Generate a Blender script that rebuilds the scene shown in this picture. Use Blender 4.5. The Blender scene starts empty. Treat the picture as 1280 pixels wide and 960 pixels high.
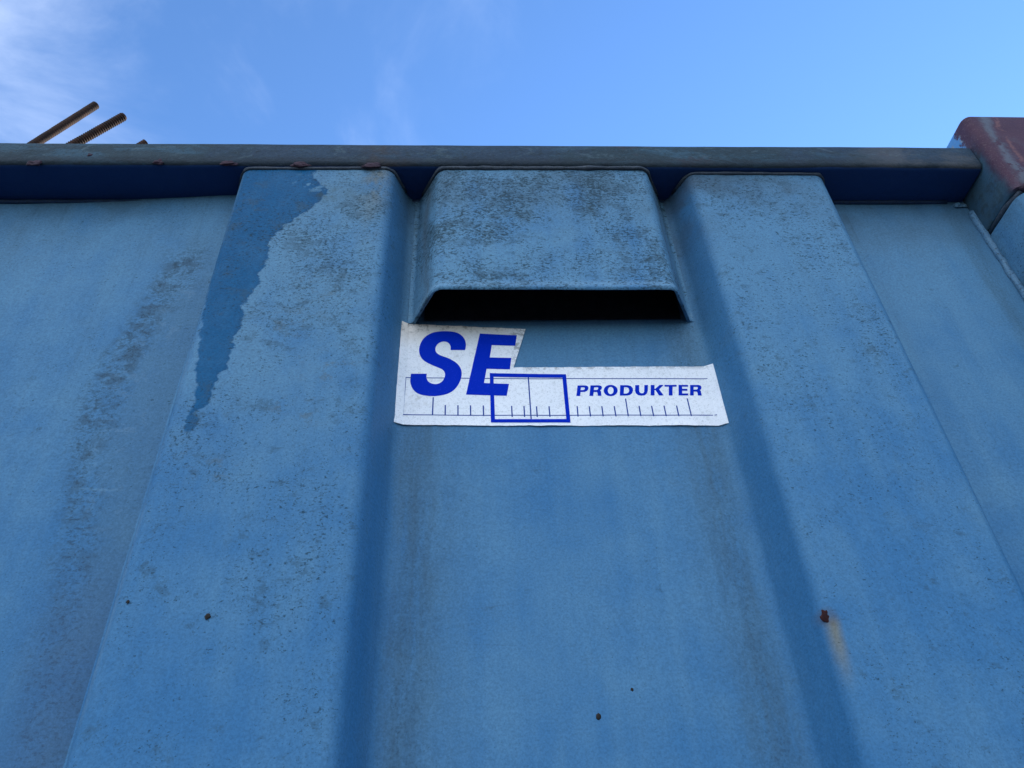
import bpy, bmesh, math, random
from mathutils import Vector, Matrix, noise as mnoise
random.seed(7)
scene = bpy.context.scene
col = scene.collection

# ------------------------------------------------------------------ camera
cd = bpy.data.cameras.new('camera'); cam = bpy.data.objects.new('camera', cd); col.objects.link(cam)
cd.sensor_fit = 'HORIZONTAL'; cd.sensor_width = 36.0; cd.lens = 961.0/1280*36.0
cd.clip_start = 0.02; cd.clip_end = 2000
R = ((0.998752, -0.01113, 0.048691), (-0.030703, 0.632123, 0.774259), (-0.039396, -0.774788, 0.630993))
cam.matrix_world = Matrix(((R[0][0], -R[0][1], -R[0][2], 0.0),
                           (R[1][0], -R[1][1], -R[1][2], -0.85),
                           (R[2][0], -R[2][1], -R[2][2], 1.35), (0, 0, 0, 1)))
scene.camera = cam
# ------------------------------------------------------------------ colour
scene.view_settings.view_transform = 'Standard'; scene.view_settings.look = 'None'
scene.view_settings.gamma = 1.0; scene.view_settings.exposure = 1.63
# ------------------------------------------------------------------ sky and sun
SUN_EL, SUN_AZ = math.radians(22), math.radians(42)     # azimuth from +Y towards +X: behind the wall, to the right
world = bpy.data.worlds.new('World'); scene.world = world; world.use_nodes = True
wt = world.node_tree; wt.nodes.clear()
def wn(t, **k):
    n = wt.nodes.new(t)
    for a, b in k.items(): setattr(n, a, b)
    return n
wo = wn('ShaderNodeOutputWorld'); bg = wn('ShaderNodeBackground'); bg.inputs[1].default_value = 0.12
sky = wn('ShaderNodeTexSky', sky_type='NISHITA', sun_disc=False)
sky.sun_elevation = SUN_EL; sky.sun_rotation = SUN_AZ
sky.air_density = 1.0; sky.dust_density = 0.04; sky.ozone_density = 6.0
tcw = wn('ShaderNodeTexCoord')
sepw = wn('ShaderNodeSeparateXYZ'); wt.links.new(tcw.outputs['Generated'], sepw.inputs[0])
def wmath(op, a, b=None, c=None, clamp=False):
    n = wn('ShaderNodeMath', operation=op, use_clamp=clamp)
    for i, v in enumerate((a, b, c)):
        if v is None: continue
        if isinstance(v, (int, float)): n.inputs[i].default_value = v
        else: wt.links.new(v, n.inputs[i])
    return n.outputs[0]
den = wmath('ADD', wmath('MAXIMUM', sepw.outputs[2], 0.0), 0.25)
cmb = wn('ShaderNodeCombineXYZ')
wt.links.new(wmath('DIVIDE', sepw.outputs[0], den), cmb.inputs[0]); wt.links.new(wmath('DIVIDE', sepw.outputs[1], den), cmb.inputs[1])
cmb.inputs[2].default_value = 0.0
cn = wn('ShaderNodeTexNoise'); cn.inputs['Scale'].default_value = 3.9; cn.inputs['Detail'].default_value = 9; cn.inputs['Roughness'].default_value = .58
cn.inputs['Distortion'].default_value = .5
wt.links.new(cmb.outputs[0], cn.inputs['Vector'])
cb = wn('ShaderNodeTexNoise'); cb.inputs['Scale'].default_value = 0.8; cb.inputs['Detail'].default_value = 2
wt.links.new(cmb.outputs[0], cb.inputs['Vector'])
# a broken cloud bank lies to the left and behind the camera, away from the sun; only thin veils reach into the clear part
bank = wmath('MULTIPLY_ADD', wmath('DIVIDE', sepw.outputs[0], den), -0.30, 0.17)
bank = wmath('MULTIPLY_ADD', wmath('DIVIDE', sepw.outputs[1], den), -0.30, bank)
bank = wmath('MINIMUM', wmath('MAXIMUM', bank, -0.4), 0.35)
tot = wmath('ADD', wmath('ADD', wmath('MULTIPLY', cn.outputs[0], 0.9), wmath('MULTIPLY', cb.outputs[0], 0.5)), bank)
mr = wn('ShaderNodeMapRange', interpolation_type='SMOOTHSTEP'); wt.links.new(tot, mr.inputs[0])
mr.inputs[1].default_value = .70; mr.inputs[2].default_value = 1.30; mr.inputs[3].default_value = 0; mr.inputs[4].default_value = .95
amp = wn('ShaderNodeMapRange', interpolation_type='SMOOTHSTEP'); wt.links.new(sepw.outputs[1], amp.inputs[0])
amp.inputs[1].default_value = .15; amp.inputs[2].default_value = -.75; amp.inputs[3].default_value = .36; amp.inputs[4].default_value = 1   # thin veil ahead, thicker cloud behind
mixw = wn('ShaderNodeMix', data_type='RGBA'); wt.links.new(wmath('MULTIPLY', mr.outputs[0], amp.outputs[0]), mixw.inputs[0])
tint = wn('ShaderNodeMix', data_type='RGBA', blend_type='MULTIPLY'); tint.inputs[0].default_value = 1
wt.links.new(sky.outputs[0], tint.inputs[6]); tint.inputs[7].default_value = (.95, 1, 1.03, 1)
wt.links.new(tint.outputs[2], mixw.inputs[6]); mixw.inputs[7].default_value = (6.9, 7.3, 7.9, 1)
wt.links.new(mixw.outputs[2], bg.inputs[0]); wt.links.new(bg.outputs[0], wo.inputs[0])
sl = bpy.data.lights.new('sun', 'SUN'); sl.energy = 2.6; sl.angle = math.radians(0.5); sl.color = (1, .9, .76)
sun = bpy.data.objects.new('sun', sl); col.objects.link(sun)
sdir = Vector((math.sin(SUN_AZ)*math.cos(SUN_EL), math.cos(SUN_AZ)*math.cos(SUN_EL), math.sin(SUN_EL)))
sun.rotation_euler = sdir.to_track_quat('Z', 'Y').to_euler(); sun.location = (3, 3, 6)

# ------------------------------------------------------------------ node helper
class NT:
    def __init__(s, name, origin=None):
        s.m = bpy.data.materials.new(name); s.m.use_nodes = True
        s.t = s.m.node_tree; s.t.nodes.clear()
        s.out = s.n('ShaderNodeOutputMaterial'); s.b = s.n('ShaderNodeBsdfPrincipled')
        s.l(s.b.outputs[0], s.out.inputs[0])
        s.P = s.n('ShaderNodeTexCoord').outputs['Object']
        if origin:
            va = s.n('ShaderNodeVectorMath', operation='ADD'); s.l(s.P, va.inputs[0]); va.inputs[1].default_value = origin; s.P = va.outputs[0]
        sp = s.n('ShaderNodeSeparateXYZ'); s.l(s.P, sp.inputs[0]); s.x, s.y, s.z = sp.outputs
    def n(s, t, **k):
        n = s.t.nodes.new(t)
        for a, b in k.items(): setattr(n, a, b)
        return n
    def l(s, a, b): s.t.links.new(a, b)
    def put(s, sock, v):
        if isinstance(v, (int, float)): sock.default_value = v
        elif isinstance(v, (tuple, list)): sock.default_value = (*v, 1) if len(v) == 3 and len(sock.default_value) == 4 else v
        else: s.l(v, sock)
    def math(s, op, a, b=None, c=None, clamp=False):
        n = s.n('ShaderNodeMath', operation=op, use_clamp=clamp)
        for i, v in enumerate((a, b, c)):
            if v is not None: s.put(n.inputs[i], v)
        return n.outputs[0]
    def add(s, a, b): return s.math('ADD', a, b)
    def sub(s, a, b): return s.math('SUBTRACT', a, b)
    def mul(s, *v):
        r = v[0]
        for q in v[1:]: r = s.math('MULTIPLY', r, q)
        return r
    def noise(s, scale, detail=3, rough=.55, stretch=(1, 1, 1), off=(0, 0, 0), dist=0):
        mp = s.n('ShaderNodeMapping'); s.l(s.P, mp.inputs[0]); mp.inputs[1].default_value = off; mp.inputs[3].default_value = stretch
        n = s.n('ShaderNodeTexNoise'); s.l(mp.outputs[0], n.inputs['Vector'])
        n.inputs['Scale'].default_value = scale; n.inputs['Detail'].default_value = detail
        n.inputs['Roughness'].default_value = rough; n.inputs['Distortion'].default_value = dist
        return n.outputs[0]
    def step(s, v, a, b, lo=0., hi=1.):          # smoothstep from a to b
        n = s.n('ShaderNodeMapRange', interpolation_type='SMOOTHSTEP')
        s.put(n.inputs[0], v); s.put(n.inputs[1], a); s.put(n.inputs[2], b); n.inputs[3].default_value = lo; n.inputs[4].default_value = hi
        return n.outputs[0]
    def mix(s, f, a, b, mode='MIX'):
        n = s.n('ShaderNodeMix', data_type='RGBA', blend_type=mode)
        s.put(n.inputs[0], f); s.put(n.inputs[6], a); s.put(n.inputs[7], b)
        return n.outputs[2]
    def curve(s, v, pts):                         # pts: (input, value), piecewise linear through a float curve
        xs = [p[0] for p in pts]; ys = [p[1] for p in pts]
        x0, x1, y0, y1 = min(xs), max(xs), min(ys)-1e-4, max(ys)+1e-4
        n = s.n('ShaderNodeFloatCurve')
        m = s.n('ShaderNodeMapRange'); s.put(m.inputs[0], v); m.inputs[1].default_value = x0; m.inputs[2].default_value = x1
        s.l(m.outputs[0], n.inputs['Value'])
        c = n.mapping.curves[0]
        P = sorted(((p[0]-x0)/(x1-x0), (p[1]-y0)/(y1-y0)) for p in pts)
        c.points[0].location = P[0]; c.points[1].location = P[-1]
        for q in P[1:-1]: c.points.new(*q)
        for q in c.points: q.handle_type = 'VECTOR'
        n.mapping.update()
        m2 = s.n('ShaderNodeMapRange'); s.l(n.outputs[0], m2.inputs[0]); m2.inputs[3].default_value = y0; m2.inputs[4].default_value = y1
        return m2.outputs[0]
    def near(s, v, c, w):                         # 1 at v=c falling to 0 at distance w
        return s.step(s.math('ABSOLUTE', s.sub(v, c)), w, 0)
    def spot(s, x, z, r, soft=.5, asp=1.0):
        dx = s.sub(s.x, x); dz = s.mul(s.sub(s.z, z), asp)
        d = s.math('SQRT', s.add(s.mul(dx, dx), s.mul(dz, dz)))
        return s.step(d, r, r*(1-soft))
    def done(s, colour, rough, bump=None, strength=.3, dist=.001, spec=.5, metal=0):
        s.put(s.b.inputs['Base Color'], colour); s.put(s.b.inputs['Roughness'], rough)
        s.b.inputs['Specular IOR Level'].default_value = spec; s.b.inputs['Metallic'].default_value = metal
        if bump is not None:
            bn = s.n('ShaderNodeBump'); bn.inputs['Strength'].default_value = strength; bn.inputs['Distance'].default_value = dist
            s.l(bump, bn.inputs['Height']); s.l(bn.outputs[0], s.b.inputs['Normal'])
        return s.m

SPEC = .10
BLUE = (.043, .156, .308); CHALK = (.122, .256, .360); DEEP = (.018, .10, .21); MOULD = (.013, .028, .034)
GREY = (.075, .15, .215); OCHRE = (.19, .19, .13)
def paint(name, density=0.5, top_density=0.4, chalk=0.5, seed=0., extra=None, rough=.5, flank=None, bands=(), topgrime=.5):
    """weathered blue paint: chalking, streaks, mould specks that gather in clumps and towards the top, grime in the folds"""
    m = NT(name); o = (seed, seed*1.7, seed*.6)
    if callable(density): density = density(m)
    big = m.noise(2.3, 4, .55, off=o); mid = m.noise(13, 5, .6, off=o); streak = m.noise(1, 4, .6, (34, 34, 1.6), o)
    fine = m.noise(420, 2, .6, off=o); cloud = m.noise(5.5, 5, .65, off=(seed+4, 2, 1))
    ht = m.step(m.z, 1.5, 2.45)                    # weather comes off the top edge
    ch = m.add(m.add(m.mul(big, .45), m.mul(mid, .35)), m.mul(streak, .25))
    c = m.mix(m.mul(m.step(m.add(ch, m.mul(ht, .12)), .40, .72), chalk), BLUE, CHALK)
    c = m.mix(m.mul(m.step(m.noise(1, 5, .65, (55, 55, 2.2), (seed, 8, 1)), .52, .74), m.step(m.z, 1.75, 2.4), .30), c, (.038, .085, .135))   # rain runs from the rail
    if flank: c = m.mix(m.mul(flank(m), m.step(mid, .25, .7, .5, .8)), c, m.mix(streak, (.016, .105, .235), (.028, .130, .275)))                  # less chalked, deeper blue flanks, with their shade put into the colour
    c = m.mix(m.mul(m.step(m.noise(28, 5, .7, off=(seed, 9, 3)), .5, .8), m.step(cloud, .42, .7), .45), c, GREY)
    spk_mask = None
    # broad grime film below the top rail
    tg = m.mul(m.step(m.add(m.z, m.mul(m.sub(mid, .5), .25)), 2.26, 2.47), m.step(cloud, .3, .62), topgrime)
    c = m.mix(tg, c, (.045, .075, .10))
    # grime bands along folds: (x centre, half width, strength, shade)
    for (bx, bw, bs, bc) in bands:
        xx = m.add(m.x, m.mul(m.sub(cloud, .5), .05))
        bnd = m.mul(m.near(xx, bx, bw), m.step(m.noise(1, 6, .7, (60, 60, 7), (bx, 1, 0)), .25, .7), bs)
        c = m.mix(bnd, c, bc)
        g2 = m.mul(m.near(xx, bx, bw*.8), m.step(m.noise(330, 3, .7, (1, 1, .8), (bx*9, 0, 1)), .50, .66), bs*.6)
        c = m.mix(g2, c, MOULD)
    if extra: c = extra(m, c, dict(big=big, mid=mid, streak=streak, cloud=cloud, fine=fine))
    # mould specks, small and larger, wider than tall
    dens = m.add(m.mul(m.step(m.noise(7.5, 5, .7, off=(seed+2, 5, 7)), .24, .72), density), m.mul(ht, top_density))
    s1 = m.noise(185, 3, .62, (1, 1, 1.5), (seed, 3, 0))
    thr = m.math('MULTIPLY_ADD', dens, -.20, .715)
    k1 = m.step(s1, thr, m.add(thr, .09))
    c = m.mix(m.mul(k1, .66), c, MOULD)
    s2 = m.noise(70, 4, .7, (1, 1, 1.9), (seed+8, 3, 0)); thr2 = m.math('MULTIPLY_ADD', dens, -.20, .738)
    k2 = m.step(s2, thr2, m.add(thr2, .10))
    c = m.mix(m.mul(k2, .5), c, (.022, .042, .048))
    s4 = m.noise(330, 2, .6, (1, 1, 1.3), (seed+5, 3, 2)); thr4 = m.math('MULTIPLY_ADD', dens, -.15, .685)
    c = m.mix(m.mul(m.step(s4, thr4, m.add(thr4, .10)), .45), c, MOULD)
    flm = m.mul(m.step(m.noise(33, 6, .72, (1, 1, 1.5), (seed+6, 1, 2), .4), m.math('MULTIPLY_ADD', dens, -.16, .64), m.math('MULTIPLY_ADD', dens, -.16, .76)), .42)
    c = m.mix(flm, c, (.034, .070, .095))
    s3 = m.noise(95, 2, .5, off=(seed+3, 0, 5))
    c = m.mix(m.mul(m.step(s3, .79, .82), .8), c, (.02, .02, .02))     # odd isolated specks
    grain = m.add(m.mul(fine, .5), m.mul(m.noise(230, 2, .75, (1, 1, 1.2), (seed+1, 6, 6)), .5))
    v = m.math('MULTIPLY_ADD', m.step(grain, .30, .70), .32, .84)
    cc = m.n('ShaderNodeCombineColor'); [m.l(v, cc.inputs[i]) for i in range(3)]
    c = m.mix(1.0, c, cc.outputs[0], 'MULTIPLY')
    rg = m.math('MULTIPLY_ADD', mid, .16, rough-.06)
    rg = m.add(rg, m.mul(k1, .2))
    h = m.add(m.add(m.mul(fine, .35), m.mul(m.noise(90, 3, .5, off=o), .5)), m.add(m.mul(k2, .6), m.mul(m.noise(9, 3, .5, off=(seed, 4, 4)), 2.2)))
    return m.done(c, rg, h, .25, .0012, SPEC)

# ------------------------------------------------------------------ mesh helper
def link(name, me, mat, parent=None):
    o = bpy.data.objects.new(name, me); col.objects.link(o)
    if mat: me.materials.append(mat)
    if parent: o.parent = parent
    return o
def mesh(name, verts, faces, smooth=True, sharp=None):
    me = bpy.data.meshes.new(name); me.from_pydata(verts, [], faces); me.update()
    if smooth: me.polygons.foreach_set('use_smooth', [True]*len(me.polygons))
    if sharp: me.set_sharp_from_angle(angle=math.radians(sharp))
    return me
def tag(o, label, cat, group=None, kind=None):
    if label: o['label'] = label
    if cat: o['category'] = cat
    if group: o['group'] = group
    if kind: o['kind'] = kind
    return o
def fillet(pts, radii, n=7):
    out = [Vector(pts[0])]
    for i in range(1, len(pts)-1):
        p = Vector(pts[i]); a = (Vector(pts[i-1])-p); b = (Vector(pts[i+1])-p); r = radii[i]
        if r <= 0: out.append(p); continue
        ang = a.angle(b); t = min(r/math.tan(ang/2), a.length*.48, b.length*.48); r = t*math.tan(ang/2)
        a.normalize(); b.normalize(); c = p+(a+b).normalized()*(r/math.sin(ang/2))
        s = p+a*t-c; e = p+b*t-c
        for k in range(n+1):
            th = s.angle(e); u = k/n
            q = (s*math.sin((1-u)*th)+e*math.sin(u*th))/math.sin(th)
            out.append(c+q)
    out.append(Vector(pts[-1])); return out
def tube(path, r, seg=10, wob=0., caps=True, flat=1.0):
    """round bar along a list of points, radius may be a function of index"""
    vs, fs = [], []; N = len(path); path = [Vector(p) for p in path]
    for i, p in enumerate(path):
        d = (path[min(i+1, N-1)]-path[max(i-1, 0)]).normalized()
        u = d.cross(Vector((.13, .2, 1)) if abs(d.z) < .9 else Vector((1, .1, 0))).normalized(); w = d.cross(u)
        rr = r(i) if callable(r) else r
        for k in range(seg):
            a = 2*math.pi*k/seg
            q = rr*(1+wob*mnoise.noise(Vector((p.x*70+k, p.y*70, p.z*70))))
            vs.append(p+(u*math.cos(a)*flat+w*math.sin(a))*q)
    for i in range(N-1):
        for k in range(seg):
            fs.append((i*seg+k, i*seg+(k+1) % seg, (i+1)*seg+(k+1) % seg, (i+1)*seg+k))
    if caps: fs.append(tuple(range(seg))[::-1]); fs.append(tuple((N-1)*seg+k for k in range(seg)))
    return vs, fs
def box_mesh(name, x0, x1, y0, y1, z0, z1, r=0.004, seg=2):
    bm = bmesh.new()
    bmesh.ops.create_cube(bm, size=1, matrix=Matrix.Translation(((x0+x1)/2, (y0+y1)/2, (z0+z1)/2)) @ Matrix.Diagonal((x1-x0, y1-y0, z1-z0, 1)))
    if r: bmesh.ops.bevel(bm, geom=bm.edges[:], offset=r, segments=seg, profile=.5, affect='EDGES')
    me = bpy.data.meshes.new(name); bm.to_mesh(me); bm.free()
    me.polygons.foreach_set('use_smooth', [True]*len(me.polygons)); me.set_sharp_from_angle(angle=math.radians(50))
    return me

# ------------------------------------------------------------------ wall shape
ZB, ZT = 0.26, 2.459
def dent(x, z):                                   # hand-sized waves in the pressed sheet, millimetres deep
    return .0030*mnoise.noise(Vector((x*2.1, 3.3, z*1.3)))+.0009*mnoise.noise(Vector((x*6, 8.1, z*5)))
def sheet(name, prof, mat, parent, z0=ZB, z1=ZT, dz=.045, thick=.004, dy=dent):
    nz = max(2, int((z1-z0)/dz)); vs, fs = [], []; n = len(prof)
    for j in range(nz+1):
        z = z0+(z1-z0)*j/nz
        for p in prof: vs.append((p[0], p[1]+dy(p[0], z), z))
    for j in range(nz):
        for i in range(n-1): fs.append((j*n+i, j*n+i+1, (j+1)*n+i+1, (j+1)*n+i))
    o = link(name, mesh(name, vs, fs), mat, parent)
    sm = o.modifiers.new('thickness', 'SOLIDIFY'); sm.thickness = thick; sm.offset = -1; sm.use_rim = False
    return o
def subdiv(prof, step=.035):
    out = [prof[0]]
    for a, b in zip(prof, prof[1:]):
        k = max(1, int((b-a).length/step))
        for i in range(1, k+1): out.append(a.lerp(b, i/k))
    return out
def rib_profile(xl, xr, d, w=.036, rc=.021, rf=.022):
    e = .026                                       # the flat flange on which the neighbouring panel starts
    pts = [(xl-w-e, 0), (xl-w, 0), (xl, -d), (xr, -d), (xr+w, 0), (xr+w+e, 0)]
    p3 = [Vector((p[0], p[1], 0)) for p in pts]
    return p3, [0, rf, rc, rc, rf, 0]
RIBS = [(-3.368, -3.123, .07), (-2.621, -2.376, .07), (-1.874, -1.629, .07), (-1.127, -.882, .07), (-.380, -.135, .07), (.3725, .607, .061)]
LET= [[[[-0.01345,2.10663],[-0.03462,2.10689],[-0.0346,2.1085],[-0.03458,2.11077],[-0.03468,2.11287],[-0.03493,2.11445],[-0.03529,2.11584],[-0.0358,2.11717],[-0.03645,2.11852],[-0.03725,2.11981],[-0.03818,2.12094],[-0.03928,2.1219],[-0.04053,2.1227],[-0.04184,2.12329],[-0.04322,2.12362],[-0.04467,2.12374],[-0.04611,2.12362],[-0.04754,2.12329],[-0.04897,2.12273],[-0.05034,2.12194],[-0.05168,2.12091],[-0.05296,2.11966],[-0.05409,2.11825],[-0.05507,2.11664],[-0.05591,2.11488],[-0.05653,2.11313],[-0.0569,2.11141],[-0.05707,2.10969],[-0.05704,2.10801],[-0.05685,2.10636],[-0.05648,2.10474],[-0.05588,2.10319],[-0.05505,2.10171],[-0.05399,2.10029],[-0.05263,2.09893],[-0.05089,2.09764],[-0.04886,2.09641],[-0.04667,2.09521],[-0.04431,2.09409],[-0.04179,2.093],[-0.03928,2.09176],[-0.03677,2.09029],[-0.03427,2.08866],[-0.03189,2.08694],[-0.02965,2.08519],[-0.02752,2.08335],[-0.02558,2.08133],[-0.02384,2.07908],[-0.02228,2.07666],[-0.02096,2.07413],[-0.01988,2.07148],[-0.01903,2.06873],[-0.01845,2.06593],[-0.01819,2.0631],[-0.0182,2.06024],[-0.01844,2.05729],[-0.01889,2.05423],[-0.01958,2.0511],[-0.02047,2.04798],[-0.02155,2.04485],[-0.02284,2.04174],[-0.02431,2.03879],[-0.02592,2.03602],[-0.02771,2.0334],[-0.02974,2.03103],[-0.03207,2.02891],[-0.03464,2.02702],[-0.03736,2.02544],[-0.04023,2.0242],[-0.04325,2.02325],[-0.04639,2.02248],[-0.04966,2.02182],[-0.05303,2.02134],[-0.05642,2.02109],[-0.0598,2.0211],[-0.0632,2.02134],[-0.06648,2.02175],[-0.06966,2.02228],[-0.07273,2.02297],[-0.0756,2.02395],[-0.07823,2.02526],[-0.08065,2.02685],[-0.08281,2.0287],[-0.08471,2.03086],[-0.08635,2.03328],[-0.08774,2.03579],[-0.0889,2.03836],[-0.08982,2.04103],[-0.09051,2.04369],[-0.09096,2.04625],[-0.09119,2.04881],[-0.09127,2.05164],[-0.09116,2.0553],[-0.0909,2.05925],[-0.0907,2.06205],[-0.0681,2.06174],[-0.06826,2.0604],[-0.06848,2.05849],[-0.06856,2.05665],[-0.06846,2.0551],[-0.06822,2.05362],[-0.0678,2.0521],[-0.0672,2.05046],[-0.06642,2.04879],[-0.06541,2.04729],[-0.06413,2.04603],[-0.06263,2.04494],[-0.06105,2.04406],[-0.05939,2.04337],[-0.05765,2.04289],[-0.05592,2.04267],[-0.0542,2.04273],[-0.05249,2.04306],[-0.05085,2.04365],[-0.04928,2.04453],[-0.04777,2.04567],[-0.04643,2.04702],[-0.04527,2.04861],[-0.04427,2.0504],[-0.04345,2.05229],[-0.04281,2.05428],[-0.04235,2.05636],[-0.04211,2.05843],[-0.04211,2.06046],[-0.04234,2.06247],[-0.04282,2.06436],[-0.04355,2.06612],[-0.04452,2.06777],[-0.0458,2.06928],[-0.04742,2.07057],[-0.04935,2.07172],[-0.05146,2.07289],[-0.05374,2.07414],[-0.05621,2.07542],[-0.0588,2.07682],[-0.06161,2.07841],[-0.06454,2.08012],[-0.06725,2.08187],[-0.06961,2.08357],[-0.07175,2.08529],[-0.07366,2.0872],[-0.07536,2.08936],[-0.07683,2.0917],[-0.07808,2.0942],[-0.07911,2.09693],[-0.07991,2.09981],[-0.08048,2.10264],[-0.08079,2.1053],[-0.08087,2.1079],[-0.08077,2.11057],[-0.0805,2.11337],[-0.08005,2.11624],[-0.07938,2.11912],[-0.07849,2.12203],[-0.07738,2.12496],[-0.07607,2.12773],[-0.07458,2.13029],[-0.07289,2.13269],[-0.07096,2.13494],[-0.06872,2.13707],[-0.06623,2.13904],[-0.06361,2.14072],[-0.0609,2.14204],[-0.05805,2.14307],[-0.05508,2.14387],[-0.05198,2.14444],[-0.04875,2.14479],[-0.0454,2.14494],[-0.0418,2.1449],[-0.03808,2.14467],[-0.0346,2.14424],[-0.03149,2.14366],[-0.02862,2.14288],[-0.02594,2.14178],[-0.02343,2.1403],[-0.02112,2.1385],[-0.01902,2.13641],[-0.01712,2.13398],[-0.01543,2.13127],[-0.01408,2.12847],[-0.01313,2.12557],[-0.01253,2.12258],[-0.01216,2.11977],[-0.01205,2.11722],[-0.01217,2.11485],[-0.01238,2.1126],[-0.01272,2.1103],[-0.01314,2.10814]]],[[[0.00882,2.13964],[0.06432,2.1355],[0.06105,2.1146],[0.02624,2.11645],[0.02274,2.0921],[0.05434,2.09058],[0.05141,2.06879],[0.0177,2.07033],[0.01352,2.04405],[0.04916,2.04195],[0.04513,2.02057],[-0.01211,2.02325]]],[[[0.1471,2.03648],[0.15825,2.03631],[0.16056,2.03532],[0.16164,2.0326],[0.16095,2.02954],[0.15895,2.02689],[0.15566,2.02551],[0.14965,2.02531],[0.14844,2.01821],[0.14375,2.01828]],[[0.15104,2.03353],[0.15585,2.03346],[0.15696,2.03248],[0.15674,2.03027],[0.1556,2.02866],[0.15365,2.02793],[0.1499,2.02798]]],[[[0.16564,2.03621],[0.17786,2.03603],[0.18036,2.03474],[0.18107,2.03232],[0.17999,2.02945],[0.17765,2.02738],[0.1789,2.02516],[0.17844,2.01775],[0.17418,2.01782],[0.17419,2.02332],[0.17322,2.02477],[0.16835,2.02484],[0.16687,2.01793],[0.16224,2.018]],[[0.16985,2.03325],[0.1749,2.03318],[0.1763,2.0322],[0.17605,2.02999],[0.17475,2.02838],[0.17316,2.02764],[0.16881,2.0277]]],[[[0.20276,2.02643],[0.20224,2.02425],[0.20127,2.02219],[0.19989,2.02035],[0.19818,2.01883],[0.19622,2.01769],[0.19411,2.017],[0.19195,2.01679],[0.18985,2.01707],[0.18791,2.01782],[0.18623,2.01901],[0.1849,2.02057],[0.18397,2.02245],[0.1835,2.02453],[0.18351,2.02672],[0.18401,2.0289],[0.18496,2.03098],[0.18633,2.03284],[0.18804,2.03439],[0.19002,2.03554],[0.19215,2.03625],[0.19433,2.03647],[0.19645,2.03619],[0.19841,2.03542],[0.20009,2.03421],[0.20143,2.03262],[0.20234,2.03072],[0.20279,2.02863]],[[0.19764,2.02651],[0.19734,2.02496],[0.19682,2.02349],[0.19612,2.02218],[0.19528,2.0211],[0.19432,2.02028],[0.19331,2.01979],[0.19229,2.01963],[0.19131,2.01982],[0.19042,2.02034],[0.18967,2.02118],[0.18909,2.02229],[0.18871,2.02361],[0.18855,2.02509],[0.18862,2.02664],[0.18892,2.02819],[0.18943,2.02966],[0.19013,2.03098],[0.19097,2.03208],[0.19193,2.03291],[0.19295,2.03341],[0.19398,2.03357],[0.19497,2.03338],[0.19586,2.03285],[0.19662,2.032],[0.1972,2.03088],[0.19757,2.02954],[0.19772,2.02806]]],[[[0.20824,2.03559],[0.21868,2.03544],[0.22298,2.03363],[0.22487,2.02975],[0.22464,2.02591],[0.22277,2.02117],[0.21935,2.01818],[0.21546,2.01719],[0.20535,2.01735]],[[0.21258,2.03234],[0.21674,2.03228],[0.21919,2.0308],[0.22001,2.02742],[0.2194,2.02408],[0.21751,2.02125],[0.21472,2.02005],[0.21059,2.02011]]],[[[0.22982,2.03527],[0.23482,2.0352],[0.23325,2.02435],[0.23397,2.021],[0.23681,2.01981],[0.23931,2.02044],[0.24094,2.02328],[0.24301,2.03508],[0.2474,2.03502],[0.24568,2.02464],[0.2436,2.0199],[0.24017,2.0171],[0.23556,2.01641],[0.23119,2.01743],[0.22864,2.0206],[0.22804,2.02491]]],[[[0.25211,2.03495],[0.25689,2.03488],[0.25583,2.02814],[0.25757,2.02811],[0.26486,2.03476],[0.26957,2.0347],[0.26228,2.02727],[0.26679,2.01641],[0.261,2.0165],[0.25742,2.02619],[0.25553,2.02622],[0.25401,2.01661],[0.24913,2.01668]]],[[[0.27185,2.03466],[0.28881,2.03442],[0.28814,2.03191],[0.28252,2.03199],[0.2798,2.01621],[0.27506,2.01629],[0.27774,2.03206],[0.27182,2.03215]]],[[[0.29223,2.03437],[0.30518,2.03418],[0.30486,2.03166],[0.2962,2.03179],[0.29553,2.02726],[0.30296,2.02715],[0.30258,2.02427],[0.29501,2.02439],[0.29416,2.01885],[0.30269,2.01872],[0.30216,2.01587],[0.28913,2.01607]]],[[[0.30899,2.03412],[0.3208,2.03395],[0.32361,2.03265],[0.32403,2.02974],[0.32285,2.02686],[0.32058,2.02497],[0.32172,2.02303],[0.32154,2.01558],[0.31686,2.01565],[0.31703,2.02118],[0.31594,2.02264],[0.3114,2.0227],[0.31008,2.01575],[0.30555,2.01582]],[[0.31286,2.03116],[0.31833,2.03108],[0.31939,2.0298],[0.3188,2.02759],[0.31735,2.02598],[0.31574,2.02552],[0.31179,2.02558]]]]
BOX= [[[0.0221, 2.06212], [0.13191, 2.05791], [0.13103, 1.97168], [0.02182, 1.97426]], [[0.02733, 2.05532], [0.12618, 2.05152], [0.1258, 1.97791], [0.02748, 1.9798]]]
LINES= [[[-0.09774, 2.05492], [0.33887, 2.04523], 0.0011], [[0.33887, 2.04523], [0.33878, 1.9799], 0.0011], [[-0.09856, 1.98927], [0.33878, 1.9799], 0.0011], [[-0.09774, 2.05492], [-0.09856, 1.98927], 0.0011]]
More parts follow.
